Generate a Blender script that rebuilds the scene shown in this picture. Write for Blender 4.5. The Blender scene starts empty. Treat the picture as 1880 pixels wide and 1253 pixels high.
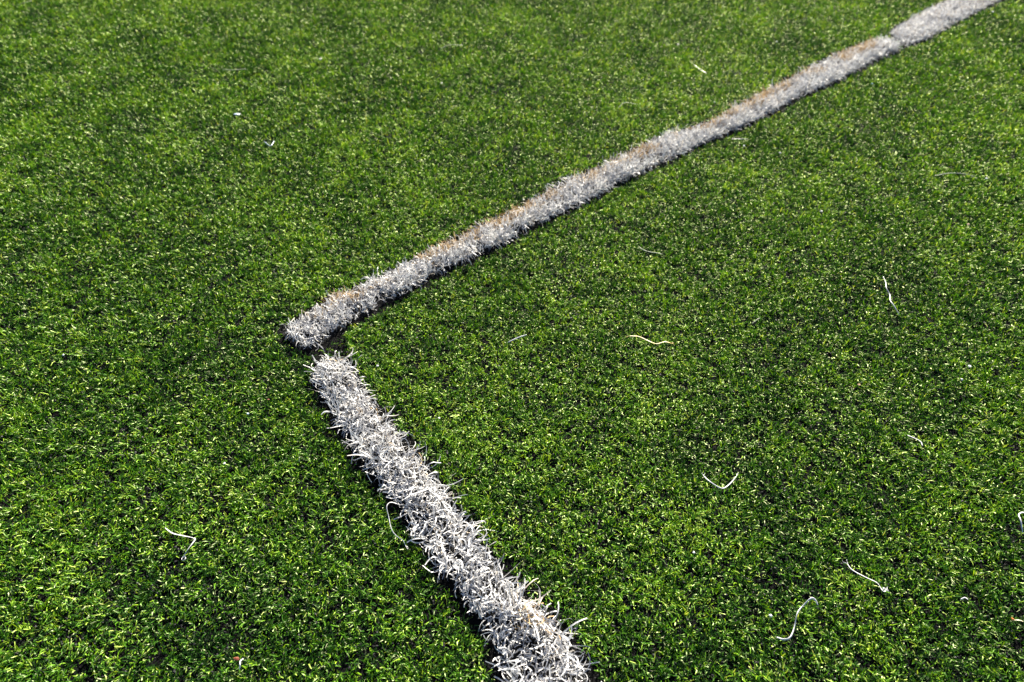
import bpy, math, random
import numpy as np
from mathutils import Vector

rng = np.random.default_rng(7)
random.seed(7)
scene = bpy.context.scene
COL = scene.collection
R = math.radians

# ------------------------------------------------------------------ camera numbers
H, PITCH, FPX = 0.60, R(47.0), 1100.0            # camera height (m), pitch below the horizon, focal length in photo pixels
def G(px, py, z=0.0):
    """photo pixel -> point of the plane at height z"""
    u, v = px - 940.0, py - 626.5
    dy = FPX * math.cos(PITCH) - v * math.sin(PITCH)
    dz = FPX * math.sin(PITCH) + v * math.cos(PITCH)
    k = (H - z) / dz
    return np.array([u * k, dy * k])
def GP(pts, z): return np.array([G(x, y, z) for x, y in pts])

# ------------------------------------------------------------------ noise
def _hash(ix, iy, seed):
    n = (ix.astype(np.int64) * 374761393 + iy.astype(np.int64) * 668265263 + seed * 982451653) & 0xFFFFFFFF
    n = ((n ^ (n >> 13)) * 1274126177) & 0xFFFFFFFF
    n = n ^ (n >> 16)
    return (n & 0xFFFF) / 65535.0
def noise(x, y, scale, seed=0):
    x = x / scale; y = y / scale
    ix, iy = np.floor(x), np.floor(y)
    fx, fy = x - ix, y - iy
    fx = fx * fx * (3 - 2 * fx); fy = fy * fy * (3 - 2 * fy)
    a, b = _hash(ix, iy, seed), _hash(ix + 1, iy, seed)
    c, d = _hash(ix, iy + 1, seed), _hash(ix + 1, iy + 1, seed)
    return (a + (b - a) * fx) * (1 - fy) + (c + (d - c) * fx) * fy
def fbm(x, y, scale, seed=0):
    return (noise(x, y, scale, seed) * 0.55 + noise(x, y, scale * 0.47, seed + 11) * 0.3 + noise(x, y, scale * 0.21, seed + 23) * 0.15)

# ------------------------------------------------------------------ materials
def new_mat(name):
    m = bpy.data.materials.new(name); m.use_nodes = True
    nt = m.node_tree; nt.nodes.clear()
    out = nt.nodes.new('ShaderNodeOutputMaterial')
    return m, nt, out
def ramp(nt, stops):
    n = nt.nodes.new('ShaderNodeValToRGB'); e = n.color_ramp.elements
    while len(e) < len(stops): e.new(0.5)
    for i, (p, c) in enumerate(stops):
        e[i].position = p; e[i].color = (*c, 1)
    return n
def fibre_mat(name, stops, rough, spec, transl, tcol_mul=(1, 1, 1), gloss=(1, 1, 1)):
    m, nt, out = new_mat(name)
    at = nt.nodes.new('ShaderNodeAttribute'); at.attribute_name = 'tint'
    rp = ramp(nt, stops); nt.links.new(at.outputs['Fac'], rp.inputs[0])
    tc = nt.nodes.new('ShaderNodeTexCoord')
    nz = nt.nodes.new('ShaderNodeTexNoise'); nz.inputs['Scale'].default_value = 420; nz.inputs['Detail'].default_value = 2
    nt.links.new(tc.outputs['Object'], nz.inputs['Vector'])
    mr = nt.nodes.new('ShaderNodeMapRange'); mr.inputs[3].default_value = 0.78; mr.inputs[4].default_value = 1.2
    nt.links.new(nz.outputs['Fac'], mr.inputs[0])
    mx = nt.nodes.new('ShaderNodeVectorMath'); mx.operation = 'SCALE'
    nt.links.new(rp.outputs[0], mx.inputs[0]); nt.links.new(mr.outputs[0], mx.inputs['Scale'])
    df = nt.nodes.new('ShaderNodeBsdfDiffuse'); nt.links.new(mx.outputs[0], df.inputs[0])
    gl = nt.nodes.new('ShaderNodeBsdfGlossy'); gl.inputs['Roughness'].default_value = rough; gl.inputs[0].default_value = (*gloss, 1)
    p = nt.nodes.new('ShaderNodeMixShader'); p.inputs[0].default_value = spec
    nt.links.new(df.outputs[0], p.inputs[1]); nt.links.new(gl.outputs[0], p.inputs[2])
    t = nt.nodes.new('ShaderNodeBsdfTranslucent')
    tm = nt.nodes.new('ShaderNodeVectorMath'); tm.operation = 'MULTIPLY'; tm.inputs[1].default_value = tcol_mul
    nt.links.new(mx.outputs[0], tm.inputs[0]); nt.links.new(tm.outputs[0], t.inputs[0])
    s = nt.nodes.new('ShaderNodeMixShader'); s.inputs[0].default_value = transl
    nt.links.new(p.outputs[0], s.inputs[1]); nt.links.new(t.outputs[0], s.inputs[2])
    nt.links.new(s.outputs[0], out.inputs[0])
    return m

M_TURF = fibre_mat('turf_green', [(0.0, (0.005, 0.026, 0.003)), (0.35, (0.024, 0.105, 0.005)), (0.60, (0.105, 0.275, 0.010)), (0.85, (0.29, 0.48, 0.020)), (1.0, (0.58, 0.64, 0.22))],
                   0.42, 0.06, 0.24, (1.35, 1.25, 0.35), (0.92, 1.0, 0.60))
M_WHITE = fibre_mat('white_fibre', [(0.0, (0.30, 0.30, 0.31)), (0.40, (0.66, 0.65, 0.65)), (0.85, (0.82, 0.81, 0.79)), (1.0, (0.66, 0.55, 0.41))], 0.40, 0.05, 0.18)
M_STAIN = fibre_mat('stained_fibre', [(0.0, (0.13, 0.085, 0.05)), (0.4, (0.44, 0.29, 0.13)), (0.75, (0.62, 0.46, 0.26)), (1.0, (0.70, 0.64, 0.55))], 0.5, 0.04, 0.22)

def plain_mat(name, c1, c2, scale, rough, spec=0.4, bump=0.0):
    m, nt, out = new_mat(name)
    tc = nt.nodes.new('ShaderNodeTexCoord')
    nz = nt.nodes.new('ShaderNodeTexNoise'); nz.inputs['Scale'].default_value = scale; nz.inputs['Detail'].default_value = 4
    nt.links.new(tc.outputs['Object'], nz.inputs['Vector'])
    rp = ramp(nt, [(0.35, c1), (0.65, c2)]); nt.links.new(nz.outputs['Fac'], rp.inputs[0])
    p = nt.nodes.new('ShaderNodeBsdfPrincipled'); nt.links.new(rp.outputs[0], p.inputs['Base Color'])
    p.inputs['Roughness'].default_value = rough; p.inputs['Specular IOR Level'].default_value = spec
    if bump:
        b = nt.nodes.new('ShaderNodeBump'); b.inputs['Strength'].default_value = bump; b.inputs['Distance'].default_value = 0.002
        nt.links.new(nz.outputs['Fac'], b.inputs['Height']); nt.links.new(b.outputs[0], p.inputs['Normal'])
    nt.links.new(p.outputs[0], out.inputs[0])
    return m
M_RUBBER = plain_mat('rubber', (0.006, 0.006, 0.0065), (0.016, 0.016, 0.018), 900, 0.6, 0.25)
M_BACK = plain_mat('backing', (0.006, 0.006, 0.006), (0.018, 0.017, 0.016), 300, 0.85, 0.15, 0.5)
M_LOOSE = plain_mat('loose_fibre', (0.56, 0.56, 0.56), (0.76, 0.75, 0.74), 160, 0.4, 0.45)
M_PALE = plain_mat('pale_fibre', (0.27, 0.30, 0.17), (0.42, 0.43, 0.30), 160, 0.45, 0.4)
M_YELLOW = plain_mat('yellowed_fibre', (0.78, 0.75, 0.66), (0.62, 0.45, 0.10), 55, 0.45, 0.4)
M_CREAM = plain_mat('cream_crumb', (0.55, 0.52, 0.42), (0.72, 0.70, 0.60), 500, 0.6)
M_WCRUMB = plain_mat('white_crumb', (0.66, 0.66, 0.66), (0.82, 0.81, 0.80), 500, 0.5)
M_TAN = plain_mat('tan_crumb', (0.42, 0.26, 0.13), (0.60, 0.42, 0.24), 500, 0.7)
M_RED = plain_mat('rust_flake', (0.16, 0.035, 0.02), (0.25, 0.06, 0.03), 500, 0.6)
M_ORANGE = plain_mat('orange_flake', (0.55, 0.15, 0.03), (0.66, 0.26, 0.06), 500, 0.6)
M_BLUE = plain_mat('blue_scrap', (0.30, 0.42, 0.62), (0.42, 0.55, 0.75), 500, 0.4)
M_ICE = plain_mat('pale_blue_scrap', (0.55, 0.66, 0.75), (0.68, 0.76, 0.82), 500, 0.4)

# ground: black rubber infill under the pile, and the green of the pitch beyond the modelled pile
def ground_mat():
    m, nt, out = new_mat('infill')
    tc = nt.nodes.new('ShaderNodeTexCoord')
    nz = nt.nodes.new('ShaderNodeTexNoise'); nz.inputs['Scale'].default_value = 380; nz.inputs['Detail'].default_value = 3
    nt.links.new(tc.outputs['Object'], nz.inputs['Vector'])
    dark = ramp(nt, [(0.3, (0.003, 0.003, 0.003)), (0.7, (0.011, 0.011, 0.011))]); nt.links.new(nz.outputs['Fac'], dark.inputs[0])
    green = ramp(nt, [(0.3, (0.012, 0.045, 0.005)), (0.7, (0.07, 0.16, 0.012))]); nt.links.new(nz.outputs['Fac'], green.inputs[0])
    ln = nt.nodes.new('ShaderNodeVectorMath'); ln.operation = 'DISTANCE'; ln.inputs[1].default_value = (0, 1.1, 0)
    nt.links.new(tc.outputs['Object'], ln.inputs[0])
    mr = nt.nodes.new('ShaderNodeMapRange'); mr.inputs[1].default_value = 2.2; mr.inputs[2].default_value = 3.2
    nt.links.new(ln.outputs['Value'], mr.inputs[0])
    mix = nt.nodes.new('ShaderNodeMix'); mix.data_type = 'RGBA'
    nt.links.new(mr.outputs[0], mix.inputs[0]); nt.links.new(dark.outputs[0], mix.inputs[6]); nt.links.new(green.outputs[0], mix.inputs[7])
    p = nt.nodes.new('ShaderNodeBsdfPrincipled'); p.inputs['Roughness'].default_value = 0.9; p.inputs['Specular IOR Level'].default_value = 0.04
    nt.links.new(mix.outputs[2], p.inputs['Base Color'])
    b = nt.nodes.new('ShaderNodeBump'); b.inputs['Strength'].default_value = 0.8; b.inputs['Distance'].default_value = 0.003
    nt.links.new(nz.outputs['Fac'], b.inputs['Height']); nt.links.new(b.outputs[0], p.inputs['Normal'])
    nt.links.new(p.outputs[0], out.inputs[0])
    return m
M_GROUND = ground_mat()

# ------------------------------------------------------------------ mesh helpers
def mesh_from_arrays(name, verts, quads, mat, tint=None, parent=None, smooth=True, tris=None):
    me = bpy.data.meshes.new(name)
    nv, nq = len(verts), len(quads)
    k = quads.shape[1]
    me.vertices.add(nv); me.vertices.foreach_set('co', np.ascontiguousarray(verts, np.float32).ravel())
    me.loops.add(nq * k); me.loops.foreach_set('vertex_index', np.ascontiguousarray(quads, np.int32).ravel())
    me.polygons.add(nq); me.polygons.foreach_set('loop_start', np.arange(0, nq * k, k, dtype=np.int32))
    if tint is not None:
        a = me.attributes.new('tint', 'FLOAT', 'POINT'); a.data.foreach_set('value', np.ascontiguousarray(tint, np.float32))
    me.update(calc_edges=True)
    if not smooth:
        me.shade_flat()
    me.materials.append(mat)
    o = bpy.data.objects.new(name, me); COL.objects.link(o)
    if parent: o.parent = parent
    return o
def tag(o, label=None, cat=None, group=None, kind=None):
    if label: o['label'] = label
    if cat: o['category'] = cat
    if group: o['group'] = group
    if kind: o['kind'] = kind
    return o

def ribbons(x, y, z0, L, W, phi, tilt0, bend, yaw, twist, nseg, taper=0.35, kink=None, zmin=None, z_ground=None):
    """curved flat fibres; every argument an array of one value per fibre -> verts, quads"""
    n = len(x)
    P = np.zeros((n, nseg + 1, 3)); Wd = np.zeros((n, nseg + 1, 3))
    pos = np.stack([x, y, z0], 1)
    for k in range(nseg + 1):
        t = k / nseg
        tl = tilt0 + bend * t
        ph = phi + yaw * t
        if kink is not None: tl = tl + kink * np.sin(t * 7.5 + phi * 3)
        d = np.stack([np.sin(tl) * np.cos(ph), np.sin(tl) * np.sin(ph), np.cos(tl)], 1)
        s = np.stack([-np.sin(ph), np.cos(ph), np.zeros(n)], 1)
        nn = np.cross(d, s)
        tw = twist * (0.4 + 0.9 * t)
        wv = s * np.cos(tw)[:, None] + nn * np.sin(tw)[:, None]
        P[:, k] = pos
        Wd[:, k] = wv * (W * 0.5 * (1 - taper * t * t))[:, None]
        pos = pos + d * (L / nseg)[:, None]
        if zmin is not None: pos[:, 2] = np.maximum(pos[:, 2], zmin)
    V = np.stack([P - Wd, P + Wd], 2).reshape(n * (nseg + 1) * 2, 3)
    base = (np.arange(n) * (nseg + 1) * 2)[:, None]
    q = np.array([[2 * k, 2 * k + 1, 2 * k + 3, 2 * k + 2] for k in range(nseg)])
    Q = (base[:, :, None] + q[None]).reshape(-1, 4)
    return V, Q

# ------------------------------------------------------------------ the white strips, traced on the ground
EZ = 0.010
B_UP = [(509, 601), (545, 578), (570, 564), (604, 539), (640, 524), (671, 511), (718, 493), (772, 463), (829, 438), (866, 415), (905, 398), (947, 379), (990, 355), (1014, 338), (1067, 315), (1114, 295), (1168, 268), (1208, 245), (1275, 229), (1319, 212), (1359, 188), (1409, 161), (1450, 139), (1514, 104), (1568, 81), (1608, 67), (1634, 66)]
B_LO = [(543, 634), (570, 638), (601, 624), (624, 600), (671, 576), (731, 538), (782, 510), (825, 486), (872, 467), (910, 450), (946, 437), (973, 416), (1040, 384), (1101, 354), (1158, 324), (1225, 294), (1275, 267), (1342, 239), (1419, 205), (1467, 178), (1544, 144), (1601, 114), (1640, 96), (1655, 86)]
A_L = [(580, 660), (574, 690), (596, 740), (640, 812), (668, 858), (705, 900), (738, 940), (776, 1000), (812, 1052), (845, 1100), (878, 1140), (895, 1180), (912, 1253), (940, 1330), (985, 1420)]
A_R = [(628, 651), (653, 690), (690, 742), (730, 795), (768, 838), (806, 885), (840, 935), (880, 985), (915, 1035), (960, 1085), (1012, 1130), (1050, 1175), (1085, 1220), (1104, 1260), (1150, 1330), (1200, 1420)]
C_UP = [(1636, 58), (1646, 45), (1683, 27), (1730, 1), (1790, -32), (1880, -78)]
C_LO = [(1660, 83), (1698, 71), (1730, 53), (1773, 29), (1832, 1), (1900, -34), (1990, -78)]

def resample(P, step):
    d = np.r_[0, np.cumsum(np.linalg.norm(np.diff(P, axis=0), axis=1))]
    n = max(2, int(d[-1] / step))
    t = np.linspace(0, d[-1], n + 1)
    return np.stack([np.interp(t, d, P[:, 0]), np.interp(t, d, P[:, 1])], 1)

class Strip:
    def __init__(s, up, lo, n):
        s.e0 = resample(GP(up, EZ), 0.004); s.e1 = resample(GP(lo, EZ), 0.004)
        t = np.linspace(0, 1, n)
        f = lambda E: np.stack([np.interp(t, np.linspace(0, 1, len(E)), E[:, 0]), np.interp(t, np.linspace(0, 1, len(E)), E[:, 1])], 1)
        s.a, s.b = f(s.e0), f(s.e1); s.n = n
        s.poly = np.vstack([s.a, s.b[::-1]])
        s.area = 0.5 * abs(np.sum(s.poly[:, 0] * np.roll(s.poly[:, 1], -1) - s.poly[:, 1] * np.roll(s.poly[:, 0], -1)))
    def at(s, u, v):
        """u along 0..1, v across 0 (first edge) .. 1"""
        g = np.linspace(0, 1, s.n)
        ax, ay = np.interp(u, g, s.a[:, 0]), np.interp(u, g, s.a[:, 1])
        bx, by = np.interp(u, g, s.b[:, 0]), np.interp(u, g, s.b[:, 1])
        return ax + (bx - ax) * v, ay + (by - ay) * v
    def across(s, u):
        g = np.linspace(0, 1, s.n)
        dx = np.interp(u, g, s.b[:, 0] - s.a[:, 0]); dy = np.interp(u, g, s.b[:, 1] - s.a[:, 1])
        return np.arctan2(dy, dx)
SA, SB, SC = Strip(A_L, A_R, 60), Strip(B_UP, B_LO, 90), Strip(C_UP, C_LO, 40)

def inside(poly, x, y):
    r = np.zeros(len(x), bool); j = len(poly) - 1
    for i in range(len(poly)):
        xi, yi = poly[i]; xj, yj = poly[j]
        if yi != yj:
            c = ((yi > y) != (yj > y)) & (x < (xj - xi) * (y - yi) / (yj - yi) + xi)
            r ^= c
        j = i
    return r
def edge_dist(poly, x, y):
    d = np.full(len(x), 9.0)
    Q = np.vstack([poly, poly[:1]])
    for (ax, ay), (bx, by) in zip(Q[:-1], Q[1:]):
        vx, vy = bx - ax, by - ay
        l2 = vx * vx + vy * vy
        if l2 < 1e-12: continue
        t = np.clip(((x - ax) * vx + (y - ay) * vy) / l2, 0, 1)
        d = np.minimum(d, np.hypot(x - ax - t * vx, y - ay - t * vy))
    return d

# ------------------------------------------------------------------ ground
def build_ground():
    s = 400.0
    v = np.array([[-s, -s, 0], [s, -s, 0], [s, s, 0], [-s, s, 0]])
    o = mesh_from_arrays('ground', v, np.array([[0, 1, 2, 3]]), M_GROUND)
    tag(o, 'dark rubber filled ground under the artificial turf', kind='structure')
build_ground()

# ------------------------------------------------------------------ green pile
def turf_points(density0, margin=0.75):
    """random roots over the stretch of pitch round the view, thinning with distance"""
    ylo, yhi = -0.15, G(940, 0)[1] + 0.75
    xs = 3.0
    n = int(density0 * (2 * xs) * (yhi - ylo))
    x = rng.uniform(-xs, xs, n); y = rng.uniform(ylo, yhi, n)
    half = 0.60 + 0.93 * np.maximum(y, 0) + 0.25          # half width of the view at that depth, and a margin
    r = np.sqrt(x * x + y * y + H * H)
    keep = (np.abs(x) < half) & (rng.random(n) < np.clip((0.90 / r) ** 0.9, 0, 1))
    return x[keep], y[keep]

def build_turf():
    x, y = turf_points(TURF_DENSITY)
    near = np.zeros(len(x)); d_all = np.full(len(x), 9.0)
    hit = np.zeros(len(x), bool)
    for S in (SA, SB, SC):
        lo, hi = S.poly.min(0) - 0.04, S.poly.max(0) + 0.04
        idx = np.where((x > lo[0]) & (x < hi[0]) & (y > lo[1]) & (y < hi[1]))[0]
        ins = inside(S.poly, x[idx], y[idx]); hit[idx[ins]] = True
        d = edge_dist(S.poly, x[idx], y[idx]); d_all[idx] = np.minimum(d_all[idx], d)
    seam = 0.004 + 0.011 * noise(x, y, 0.03, 5)
    keep = ~hit & (d_all > seam * rng.uniform(0.3, 1.2, len(x)))
    gap = GP([(548, 628), (566, 645), (572, 664), (612, 654), (636, 640), (636, 604), (600, 624)], 0.0)
    keep &= ~(inside(gap, x, y) & (rng.random(len(x)) < 0.93))
    # tuft clumping: bare infill shows between tufts
    cl = noise(x, y, 0.0046, 3) * 0.9 + noise(x, y, 0.011, 4) * 0.1
    big = fbm(x, y, 0.09, 17)
    keep &= rng.random(len(x)) < np.clip(0.42 + 3.0 * (cl - 0.45) + 0.15 * (big - 0.5), 0.10, 1)
    x, y = x[keep], y[keep]; n = len(x)
    cl, big = cl[keep], big[keep]
    r = np.sqrt(x * x + y * y + H * H)
    lod = np.clip(r / 0.85, 1, 2.6) ** 0.32
    lean = 6.28 * fbm(x, y, 0.05, 31) * 2
    phi = np.where(rng.random(n) < 0.45, lean + rng.normal(0, 0.7, n), rng.uniform(0, 6.283, n))
    tilt0 = np.abs(rng.normal(0.6, 0.45, n))
    bend = np.where(rng.random(n) < 0.75, rng.normal(2.0, 0.8, n), rng.normal(0.5, 0.5, n))
    L = rng.uniform(0.0042, 0.0105, n) * (0.55 + 0.75 * cl + 0.2 * big) * np.clip(lod, 1, 1.3)
    W = rng.uniform(0.0007, 0.00115, n) * lod
    tw = rng.normal(0, 0.7, n)
    yaw = rng.normal(0, 1.7, n)
    V, Q = ribbons(x, y, np.full(n, -0.001), L, W, phi, tilt0, bend, yaw, tw, 3, taper=0.45, zmin=0.0012)
    base = 0.37 + 0.35 * (fbm(x, y, 0.16, 41) - 0.5) + 0.5 * (fbm(x, y, 0.055, 43) - 0.5) + 0.3 * (fbm(x, y, 0.02, 47) - 0.5)
    tint = np.clip(base + rng.normal(0, 0.28, n), 0, 0.9)
    w = rng.random(n); tint[w > 0.985] = rng.uniform(0.88, 1.0, (w > 0.985).sum())
    o = mesh_from_arrays('turf_grass', V, Q, M_TURF, np.repeat(tint, 8))
    tag(o, 'short worn green artificial grass covering the pitch round the white lines', 'artificial grass', kind='stuff')
    print('TURF blades', n)

def build_crumbs():
    x, y = turf_points(30000)
    n = len(x)
    b = np.array([[1, 0, 0], [-1, 0, 0], [0, 1, 0], [0, -1, 0], [0, 0, 1], [0, 0, -1]], float)
    f = np.array([[0, 2, 4], [2, 1, 4], [1, 3, 4], [3, 0, 4], [2, 0, 5], [1, 2, 5], [3, 1, 5], [0, 3, 5]])
    s = rng.uniform(0.0006, 0.0015, n)
    V = b[None] * (s[:, None, None] * rng.uniform(0.55, 1.3, (n, 6, 1))) + rng.normal(0, 1, (n, 6, 3)) * (s * 0.25)[:, None, None]
    V += np.stack([x, y, rng.uniform(0.0003, 0.004, n)], 1)[:, None, :]
    Q = (np.arange(n)[:, None, None] * 6 + f[None]).reshape(-1, 3)
    o = mesh_from_arrays('rubber_crumb', V.reshape(-1, 3), Q, M_RUBBER, smooth=False)
    tag(o, 'loose black rubber granules between the grass blades', 'rubber crumb', kind='stuff')

# ------------------------------------------------------------------ white strips
def backing_mesh(S, root):
    n = S.n
    V = []; Q = []
    prof = [(0.06, 0.0), (0.12, 0.002), (0.5, 0.0042), (0.88, 0.002), (0.94, 0.0)]
    for i in range(n):
        for v, z in prof:
            p = S.a[i] + (S.b[i] - S.a[i]) * v
            V.append((p[0], p[1], z - 0.001))
    k = len(prof)
    for i in range(n - 1):
        for j in range(k - 1):
            Q.append((i * k + j, (i + 1) * k + j, (i + 1) * k + j + 1, i * k + j + 1))
    mesh_from_arrays('backing', np.array(V), np.array(Q), M_BACK, parent=root)

def pile(S, name, mat, root, n, length, width, vsel, tint_mu, lift=0.0, fringe=False, keepfn=None, nseg=7, ridge=0.0):
    u = rng.uniform(0.006, 0.994, n); v = vsel(n)
    x, y = S.at(u, v)
    if keepfn is not None:
        k = keepfn(u, v, x, y); u, v, x, y = u[k], v[k], x[k], y[k]
    n = len(u)
    ac = S.across(u)
    side = (v - 0.5) * 2
    out = np.where(side >= 0, ac, ac + math.pi)
    edge = np.clip((np.abs(side) - 0.45) / 0.55, 0, 1)
    rnd = rng.uniform(0, 6.283, n)
    lean = 6.283 * 2 * fbm(x, y, 0.03, 71)
    phi = np.where(rng.random(n) < 0.1 + 0.25 * edge, out + rng.normal(0, 0.75, n), np.where(rng.random(n) < 0.5, lean + rng.normal(0, 0.6, n), rnd))
    dome = 1 - np.abs(side) ** 2.5
    clump = fbm(x, y, 0.022, 83)
    z0 = 0.001 + 0.004 * dome + lift
    L = rng.uniform(*length, n) * (0.40 + 1.1 * clump) * (1 + ridge * np.clip((v - 0.58) / 0.2, 0, 1) - 0.5 * abs(ridge) * np.exp(-((v - 0.42) / 0.18) ** 2))
    L = L * (0.72 + 0.28 * np.clip(u * 16, 0, 1))
    W = rng.uniform(*width, n)
    tilt0 = np.abs(rng.normal(0.70, 0.42, n)) + 0.15 * edge
    bend = np.where(rng.random(n) < 0.8, rng.normal(1.5, 1.1, n), rng.normal(0.4, 0.4, n))
    if fringe:
        tilt0 = rng.uniform(0.25, 1.25, n); bend = rng.normal(0.15, 0.3, n)
        phi = out + rng.normal(0, 0.6, n)
    V, Q = ribbons(x, y, z0, L, W, phi, tilt0, bend, rng.normal(0, 1.7, n), rng.normal(0, 0.8, n), nseg, taper=0.3, kink=rng.normal(0, 0.42, n), zmin=0.0015)
    tint = np.clip(tint_mu + 0.5 * (clump - 0.5) + rng.normal(0, 0.22, n), 0, 0.9)
    w = rng.random(n); tint[w > 0.96] = rng.uniform(0.9, 1.0, (w > 0.96).sum())
    return mesh_from_arrays(name, V, Q, mat, np.repeat(tint, (nseg + 1) * 2), parent=root)

def build_strip(S, label, dens, stain, length, width, nf, fl, inset=0.10, ridge=0.0):
    root = bpy.data.objects.new('white_line', None); COL.objects.link(root)
    tag(root, label, 'turf line', 'white lines laid into the turf')
    backing_mesh(S, root)
    n = int(S.area * dens)
    uni = lambda k: rng.uniform(inset, 1 - inset, k)
    def stained(u, v, x, y):
        return stain(u, v, x, y) > rng.random(len(u))
    def clean(u, v, x, y):
        g = fbm(x, y, 0.012, 91)
        e0 = 0.06 * (fbm(u * 50, v * 0, 1.0, 7) - 0.3); e1 = 0.08 * (fbm(u * 30, v * 0, 1.0, 19) - 0.3)
        return (v > inset + e0) & (v < 1 - inset - e1) & (stain(u, v, x, y) < rng.random(len(u)) * 1.05) & (rng.random(len(u)) < np.clip(0.3 + 3.0 * (g - 0.32), 0.05, 1))
    pile(S, 'white_pile', M_WHITE, root, n, length, width, uni, 0.5, keepfn=clean, ridge=ridge)
    pile(S, 'stained_pile', M_STAIN, root, n, length, (width[0] * 0.9, width[1] * 0.9), uni, 0.48, keepfn=stained)
    ends = lambda k: np.where(rng.random(k) < 0.5, rng.uniform(0.08, 0.2, k), rng.uniform(0.80, 0.92, k))
    pile(S, 'frayed_fringe', M_WHITE, root, nf, fl, (width[0] * 1.3, width[1] * 1.2), ends, 0.6, fringe=True)
    return root

def stain_b(u, v, x, y):
    g = fbm(x, y, 0.032, 101)
    top = np.clip((0.56 - v) / 0.25, 0, 1)
    return np.clip(top * np.clip((g - 0.40) * 7, 0, 1) * np.clip(0.35 + 2.2 * (noise(x, y, 0.007, 107) - 0.25), 0, 1) * np.clip(u * 14 - 0.3, 0, 1) * np.clip((0.985 - u) * 30, 0, 1), 0, 0.8)
def stain_a(u, v, x, y):
    g = fbm(x, y, 0.05, 131)
    c = G(990, 1120, EZ)
    spot = np.exp(-((x - c[0]) ** 2 + (y - c[1]) ** 2) / (2 * 0.011 ** 2)) * 0.5
    return np.clip(0.12 * (g - 0.4) * (v > 0.6) + spot * (v > 0.55), 0, 0.9)
def stain_c(u, v, x, y):
    return np.full(len(u), 0.03)

# ------------------------------------------------------------------ loose things on the turf
def catmull(P, m=7):
    P = np.array(P, float)
    if len(P) == 2: P = np.array([P[0], (P[0] + P[1]) / 2 + 0.0004, P[1]])
    Q = np.vstack([2 * P[0] - P[1], P, 2 * P[-1] - P[-2]])
    out = []
    for i in range(1, len(Q) - 2):
        p0, p1, p2, p3 = Q[i - 1], Q[i], Q[i + 1], Q[i + 2]
        for t in np.linspace(0, 1, m, endpoint=False):
            out.append(0.5 * ((2 * p1) + (-p0 + p2) * t + (2 * p0 - 5 * p1 + 4 * p2 - p3) * t * t + (-p0 + 3 * p1 - 3 * p2 + p3) * t ** 3))
    out.append(P[-1])
    return np.array(out)

def fibre(pts, w0, label, mat, name='loose_fibre', cat='loose fibre', group='loose fibres lying on the turf', z=0.0115, flat=0.35, curl=None, fray=0):
    """a fallen fibre: a flattened, slightly twisted band with thickness; w is its width in metres"""
    P2 = GP(pts, z)
    w = w0 * 0.78
    k = len(P2)
    zz = z + rng.uniform(-0.0028, 0.0012, k); zz[0] -= 0.002; zz[-1] -= 0.002
    P = np.column_stack([P2, zz])
    if curl:                                               # a tight curled end
        c = P[-1]; m = 10
        d = P[-1] - P[-2]; a0 = math.atan2(d[1], d[0])
        a = a0 - math.pi / 2 + np.linspace(0, 1, m + 1)[1:] * 6.283 * curl[1]
        rr = curl[0] * np.linspace(1, 0.55, m)
        cx = c[:2] + curl[0] * np.array([math.cos(a0 + math.pi / 2), math.sin(a0 + math.pi / 2)])
        P = np.vstack([P, np.column_stack([cx[0] + rr * np.cos(a), cx[1] + rr * np.sin(a), c[2] + np.linspace(0, 0.002, m)])])
    C = catmull(P, 6); n = len(C)
    T = np.gradient(C, axis=0); T /= np.linalg.norm(T, axis=1)[:, None] + 1e-9
    S = np.cross(T, [0, 0, 1.0]); S /= np.linalg.norm(S, axis=1)[:, None] + 1e-9
    N = np.cross(S, T)
    tw = np.cumsum(rng.normal(0, 0.18, n)) * 0.6
    ring = 8; V = []
    for i in range(n):
        t = i / (n - 1)
        ww = w * (0.5 + 0.5 * min(1, min(t, 1 - t) * 8)) * rng.uniform(0.92, 1.08)
        for j in range(ring):
            a = 2 * math.pi * j / ring
            ex, ey = math.cos(a) * ww / 2, math.sin(a) * ww / 2 * flat
            c_, s_ = math.cos(tw[i]), math.sin(tw[i])
            V.append(C[i] + S[i] * (ex * c_ - ey * s_) + N[i] * (ex * s_ + ey * c_))
    Q = [(i * ring + j, i * ring + (j + 1) % ring, (i + 1) * ring + (j + 1) % ring, (i + 1) * ring + j) for i in range(n - 1) for j in range(ring)]
    V.append(C[0]); V.append(C[-1])
    F = Q + [(j, len(V) - 2, len(V) - 2, (j + 1) % ring) for j in range(0)]
    caps = [tuple(range(ring))[::-1], tuple((n - 1) * ring + j for j in range(ring))]
    V = V[:-2]
    if fray:
        for q in range(fray):
            e = -1 if q % 3 else 0
            st, d = C[e], (T[-1] if e == -1 else -T[0])
            a = math.atan2(d[1], d[0]) + rng.normal(0, 0.8)
            ln = rng.uniform(0.0025, 0.005); wv = w * 0.2; b0 = len(V)
            for k in range(4):
                aa = a + rng.normal(0, 0.25)
                pp = st + np.array([math.cos(aa) * ln * k / 3, math.sin(aa) * ln * k / 3, 0.0003 - 0.0006 * k / 3])
                s_ = np.array([-math.sin(aa), math.cos(aa), 0]) * wv
                V += [pp - s_, pp + s_, pp + np.array([0, 0, wv])]
            for k in range(3):
                for j in range(3):
                    F.append((b0 + 3 * k + j, b0 + 3 * k + (j + 1) % 3, b0 + 3 * k + 3 + (j + 1) % 3, b0 + 3 * k + 3 + j))
    org = C.mean(0)
    me = bpy.data.meshes.new(name)
    me.from_pydata([tuple(p - org) for p in V], [], F + caps)
    me.materials.append(mat); me.shade_smooth()
    o = bpy.data.objects.new(name, me); COL.objects.link(o); o.location = org
    return tag(o, label, cat, group)

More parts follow.
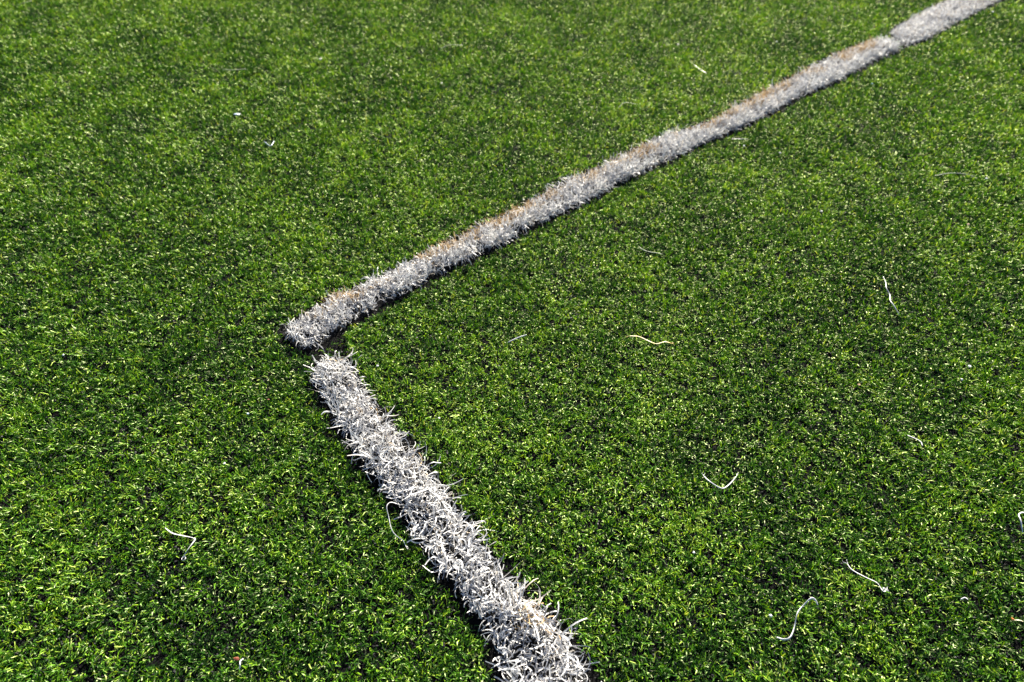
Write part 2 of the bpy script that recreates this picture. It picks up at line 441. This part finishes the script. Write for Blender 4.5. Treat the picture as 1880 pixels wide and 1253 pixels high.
def crumb(px, py, s, label, mat, name, cat, group=None, squash=(1, 1, 0.7), z=0.011, ang=None):
    """an irregular lump or flake with its own outline"""
    import bmesh
    bm = bmesh.new(); bmesh.ops.create_icosphere(bm, subdivisions=2, radius=1)
    sd = random.random() * 50
    from mathutils import noise as mn
    for v in bm.verts:
        k = 1 + 0.45 * mn.noise(v.co * 1.3 + Vector((sd, 0, 0))) + 0.2 * mn.noise(v.co * 3.1 + Vector((0, sd, 0)))
        v.co = Vector((v.co.x * k * squash[0], v.co.y * k * squash[1], v.co.z * k * squash[2])) * s
    me = bpy.data.meshes.new(name); bm.to_mesh(me); bm.free()
    me.materials.append(mat)
    o = bpy.data.objects.new(name, me); COL.objects.link(o)
    g = G(px, py, z); o.location = (g[0], g[1], z)
    o.rotation_euler = (random.uniform(-0.3, 0.3), random.uniform(-0.3, 0.3), random.uniform(0, 6.28) if ang is None else ang)
    return tag(o, label, cat, group)

TURF_DENSITY = 620000
build_turf()
build_crumbs()
build_strip(SA, 'clean white turf strip of thick curled fibres running from the black gap towards the viewer', 150000, stain_a, (0.013, 0.028), (0.0006, 0.0015), 130, (0.011, 0.020), 0.09, 0.28)
build_strip(SB, 'long white turf strip with tan stained edge, from the black gap to the seam', 175000, stain_b, (0.012, 0.025), (0.0005, 0.0013), 190, (0.010, 0.021))
build_strip(SC, 'short broad white turf strip beyond the seam, evenly white without tan stains', 140000, stain_c, (0.011, 0.018), (0.0008, 0.0016), 40, (0.008, 0.013), 0.02)

fibre([(300, 966), (316, 979), (336, 984), (352, 986), (357, 991), (345, 1011), (333, 1020)], 0.0021, 'thick white hooked fibre with a coiled end, alone on the grass', M_LOOSE, curl=(0.0022, 1.1))
fibre([(734, 926), (718, 923), (710, 931), (713, 948), (718, 970), (726, 982), (740, 993), (744, 1001)], 0.0016, 'thin white bent fibre lying close beside the clean white strip', M_LOOSE, fray=4)
fibre([(1428, 1168), (1440, 1174), (1451, 1170), (1460, 1150), (1463, 1128), (1475, 1112), (1488, 1100), (1497, 1101), (1503, 1110)], 0.0022, 'long white S-shaped fibre with a small hooked tip', M_LOOSE)
fibre([(1558, 1033), (1566, 1046), (1588, 1059), (1610, 1069), (1619, 1079), (1622, 1083)], 0.0015, 'thin white slanting fibre ending in a tiny frayed knot', M_LOOSE, curl=(0.0016, 1.3), fray=7)
fibre([(1292, 871), (1303, 885), (1325, 897), (1340, 888), (1353, 873)], 0.0015, 'white fibre bent into a shallow V like a smile', M_LOOSE, fray=5)
fibre([(1154, 616), (1173, 616), (1190, 624), (1205, 631), (1221, 627), (1235, 629)], 0.0019, 'wavy white fibre with a yellowed middle', M_YELLOW, fray=5)
fibre([(932, 626), (950, 620), (967, 614)], 0.0018, 'short straight white fibre between the black gap and the yellowed wavy fibre', M_LOOSE)
fibre([(1622, 507), (1627, 518), (1627, 530), (1635, 538), (1635, 552), (1641, 561), (1653, 574)], 0.0016, 'thin white zigzag fibre running nearly upright over the grass', M_LOOSE)
fibre([(1667, 798), (1690, 808), (1695, 818)], 0.0018, 'short white bent fibre below the round white crumb', M_LOOSE)
fibre([(1888, 940), (1876, 942), (1870, 946), (1873, 957), (1882, 975)], 0.0018, 'white hooked fibre cut off by the edge of the picture', M_LOOSE)
fibre([(1173, 451), (1184, 458), (1193, 464), (1205, 462), (1216, 465)], 0.0016, 'pale fibre bent to a wide V below the stained strip', M_PALE)
fibre([(484, 257), (496, 266), (502, 255)], 0.0015, 'small bluish white V-shaped fibre in the grass above the stained strip', M_ICE)
fibre([(806, 88), (825, 83), (849, 82)], 0.0028, 'pale cream gently arched fibre far up on the grass', M_PALE)
fibre([(408, 126), (428, 128), (451, 126)], 0.0026, 'pale cream nearly straight fibre above the pale blue scrap', M_PALE)
fibre([(1134, 197), (1146, 190), (1172, 191)], 0.0022, 'faint pale fibre bent at one end, behind the stained strip', M_PALE)
fibre([(1274, 117), (1286, 126), (1298, 133)], 0.0022, 'faint pale slanting fibre near two cream crumbs', M_PALE)
fibre([(1342, 252), (1358, 254), (1374, 254)], 0.0018, 'pale straight fibre just below the stained strip', M_PALE)
fibre([(1716, 321), (1745, 318), (1775, 320), (1797, 323)], 0.0018, 'long pale arched fibre beside a small white crumb', M_PALE)
fibre([(30, 8), (44, 5), (58, -1)], 0.0032, 'pale broad fibre at the top corner of the picture', M_PALE)
fibre([(1381, 593), (1389, 588), (1396, 583)], 0.0014, 'tiny pale straight fibre above the yellowed wavy fibre', M_PALE)
fibre([(1768, 1098), (1774, 1096), (1779, 1100)], 0.0013, 'tiny white arched fibre below the slanting knotted fibre', M_LOOSE)
fibre([(445, 1208), (441, 1213), (441, 1221), (438, 1228)], 0.0013, 'tiny grey white bent thread beside the rust red flake', M_LOOSE)
fibre([(549, 847), (550, 841), (554, 836)], 0.0012, 'tiny grey thread in the grass beside the clean white strip', M_PALE)
fibre([(1862, 1137), (1871, 1139), (1884, 1139)], 0.0014, 'short yellow straw touching the orange flake', M_YELLOW)
fibre([(868, 981), (873, 974), (881, 962)], 0.0015, 'short white straight fibre standing off the edge of the clean strip', M_LOOSE)

wg = 'small crumbs scattered on the turf'
for px, py, s, lab, m, nm in [
    (1780, 673, 0.0026, 'largest round white crumb, above the short bent white fibre', M_WCRUMB, 'white_crumb'),
    (1766, 697, 0.0018, 'small white crumb just below the largest white crumb', M_WCRUMB, 'white_crumb'),
    (588, 109, 0.0040, 'cream crumb above the V-shaped bluish fibre', M_CREAM, 'cream_crumb'),
    (811, 153, 0.0030, 'cream crumb below the cream arched fibre', M_CREAM, 'cream_crumb'),
    (1312, 188, 0.0028, 'cream crumb close above the stained strip', M_CREAM, 'cream_crumb'),
    (1245, 82, 0.0034, 'cream crumb beside the faint slanting fibre', M_CREAM, 'cream_crumb'),
    (1426, 77, 0.0034, 'cream crumb furthest along the stained strip, above its edge', M_CREAM, 'cream_crumb'),
    (455, 760, 0.0019, 'bluish white crumb in the grass beside the clean strip', M_ICE, 'white_crumb'),
    (116, 652, 0.0018, 'small white crumb alone in the grass above the hooked coiled fibre', M_WCRUMB, 'white_crumb'),
    (1274, 1015, 0.0017, 'white crumb below the smile-shaped fibre', M_WCRUMB, 'white_crumb'),
    (1415, 1131, 0.0018, 'white crumb just above the end of the S-shaped fibre', M_WCRUMB, 'white_crumb'),
    (693, 672, 0.0018, 'small white crumb beside the top of the clean strip', M_WCRUMB, 'white_crumb'),
    (961, 367, 0.0026, 'cream crumb touching the stained edge of the strip', M_CREAM, 'cream_crumb'),
    (1811, 328, 0.0026, 'white crumb at the end of the long pale arched fibre', M_WCRUMB, 'white_crumb'),
    (1508, 388, 0.0026, 'cream crumb between the stained strip and the zigzag fibre', M_CREAM, 'cream_crumb'),
    (1778, 413, 0.0030, 'tan crumb below the long pale arched fibre', M_TAN, 'tan_crumb'),
    (1807, 86, 0.0032, 'tan crumb below the broad white strip', M_TAN, 'tan_crumb'),
    (1577, 707, 0.0022, 'tan crumb between the zigzag fibre and the short bent fibre', M_TAN, 'tan_crumb'),
    (806, 768, 0.0019, 'pale tan crumb beside the clean white strip', M_CREAM, 'tan_crumb'),
    (493, 734, 0.0014, 'tiny red crumb beside the clean white strip', M_RED, 'red_crumb'),
    (1601, 154, 0.0028, 'tiny blue crumb below the seam of the white strips', M_BLUE, 'blue_crumb'),
    (1366, 268, 0.0024, 'white crumb below the pale straight fibre', M_WCRUMB, 'white_crumb'),
    (1432, 281, 0.0026, 'cream crumb well below the stained strip', M_CREAM, 'cream_crumb'),
    (1823, 22, 0.0030, 'white crumb next to the broad white strip', M_WCRUMB, 'white_crumb'),
    (412, 851, 0.0016, 'white crumb in the grass above the hooked coiled fibre', M_WCRUMB, 'white_crumb'),
]:
    crumb(px, py, s * 0.75, lab, m, nm, 'crumb', wg)
crumb(434, 1210, 0.0019, 'rust red flake low in the grass', M_RED, 'rust_flake', 'flake', None, (1.3, 0.8, 0.25))
crumb(1859, 1137, 0.0016, 'orange flake at the end of the yellow straw', M_ORANGE, 'orange_flake', 'flake', None, (1.3, 0.7, 0.3))
crumb(435, 210, 0.0052, 'pale blue plastic scrap on the grass', M_ICE, 'plastic_scrap', 'scrap', None, (1.3, 0.5, 0.25), ang=0.5)

# ------------------------------------------------------------------ light
SUN_AZ, SUN_EL = R(18), R(23)                                # azimuth to the right of straight ahead
sd = Vector((math.sin(SUN_AZ) * math.cos(SUN_EL), math.cos(SUN_AZ) * math.cos(SUN_EL), math.sin(SUN_EL)))
sl = bpy.data.lights.new('sun', 'SUN'); sl.energy = 5.0; sl.angle = R(0.5); sl.color = (1.0, 0.93, 0.80)
so = bpy.data.objects.new('sun', sl); COL.objects.link(so)
so.rotation_euler = (-sd).to_track_quat('-Z', 'Y').to_euler(); so.location = sd * 20
w = bpy.data.worlds.new('World'); scene.world = w; w.use_nodes = True
nt = w.node_tree; bg = nt.nodes['Background']
sky = nt.nodes.new('ShaderNodeTexSky'); sky.sky_type = 'NISHITA'; sky.sun_disc = False
sky.air_density = 0.5; sky.dust_density = 0.3; sky.sun_elevation = SUN_EL; sky.sun_rotation = SUN_AZ
nt.links.new(sky.outputs[0], bg.inputs[0]); bg.inputs[1].default_value = 0.05

# ------------------------------------------------------------------ camera
cd = bpy.data.cameras.new('camera'); co = bpy.data.objects.new('camera', cd); COL.objects.link(co)
co.location = (0, 0, H); co.rotation_euler = (math.pi / 2 - PITCH, 0, 0)
cd.sensor_width = 36; cd.lens = 36 * FPX / 1880.0
cd.clip_start = 0.01; cd.clip_end = 1500
cd.dof.use_dof = True; cd.dof.focus_distance = 0.66; cd.dof.aperture_fstop = 5.6
scene.camera = co
scene.view_settings.view_transform = 'Standard'; scene.view_settings.look = 'None'
scene.view_settings.exposure = 2.0; scene.view_settings.gamma = 1
scene.cycles.max_bounces = 4; scene.cycles.diffuse_bounces = 1; scene.cycles.glossy_bounces = 1; scene.cycles.transmission_bounces = 1; scene.cycles.transparent_max_bounces = 4
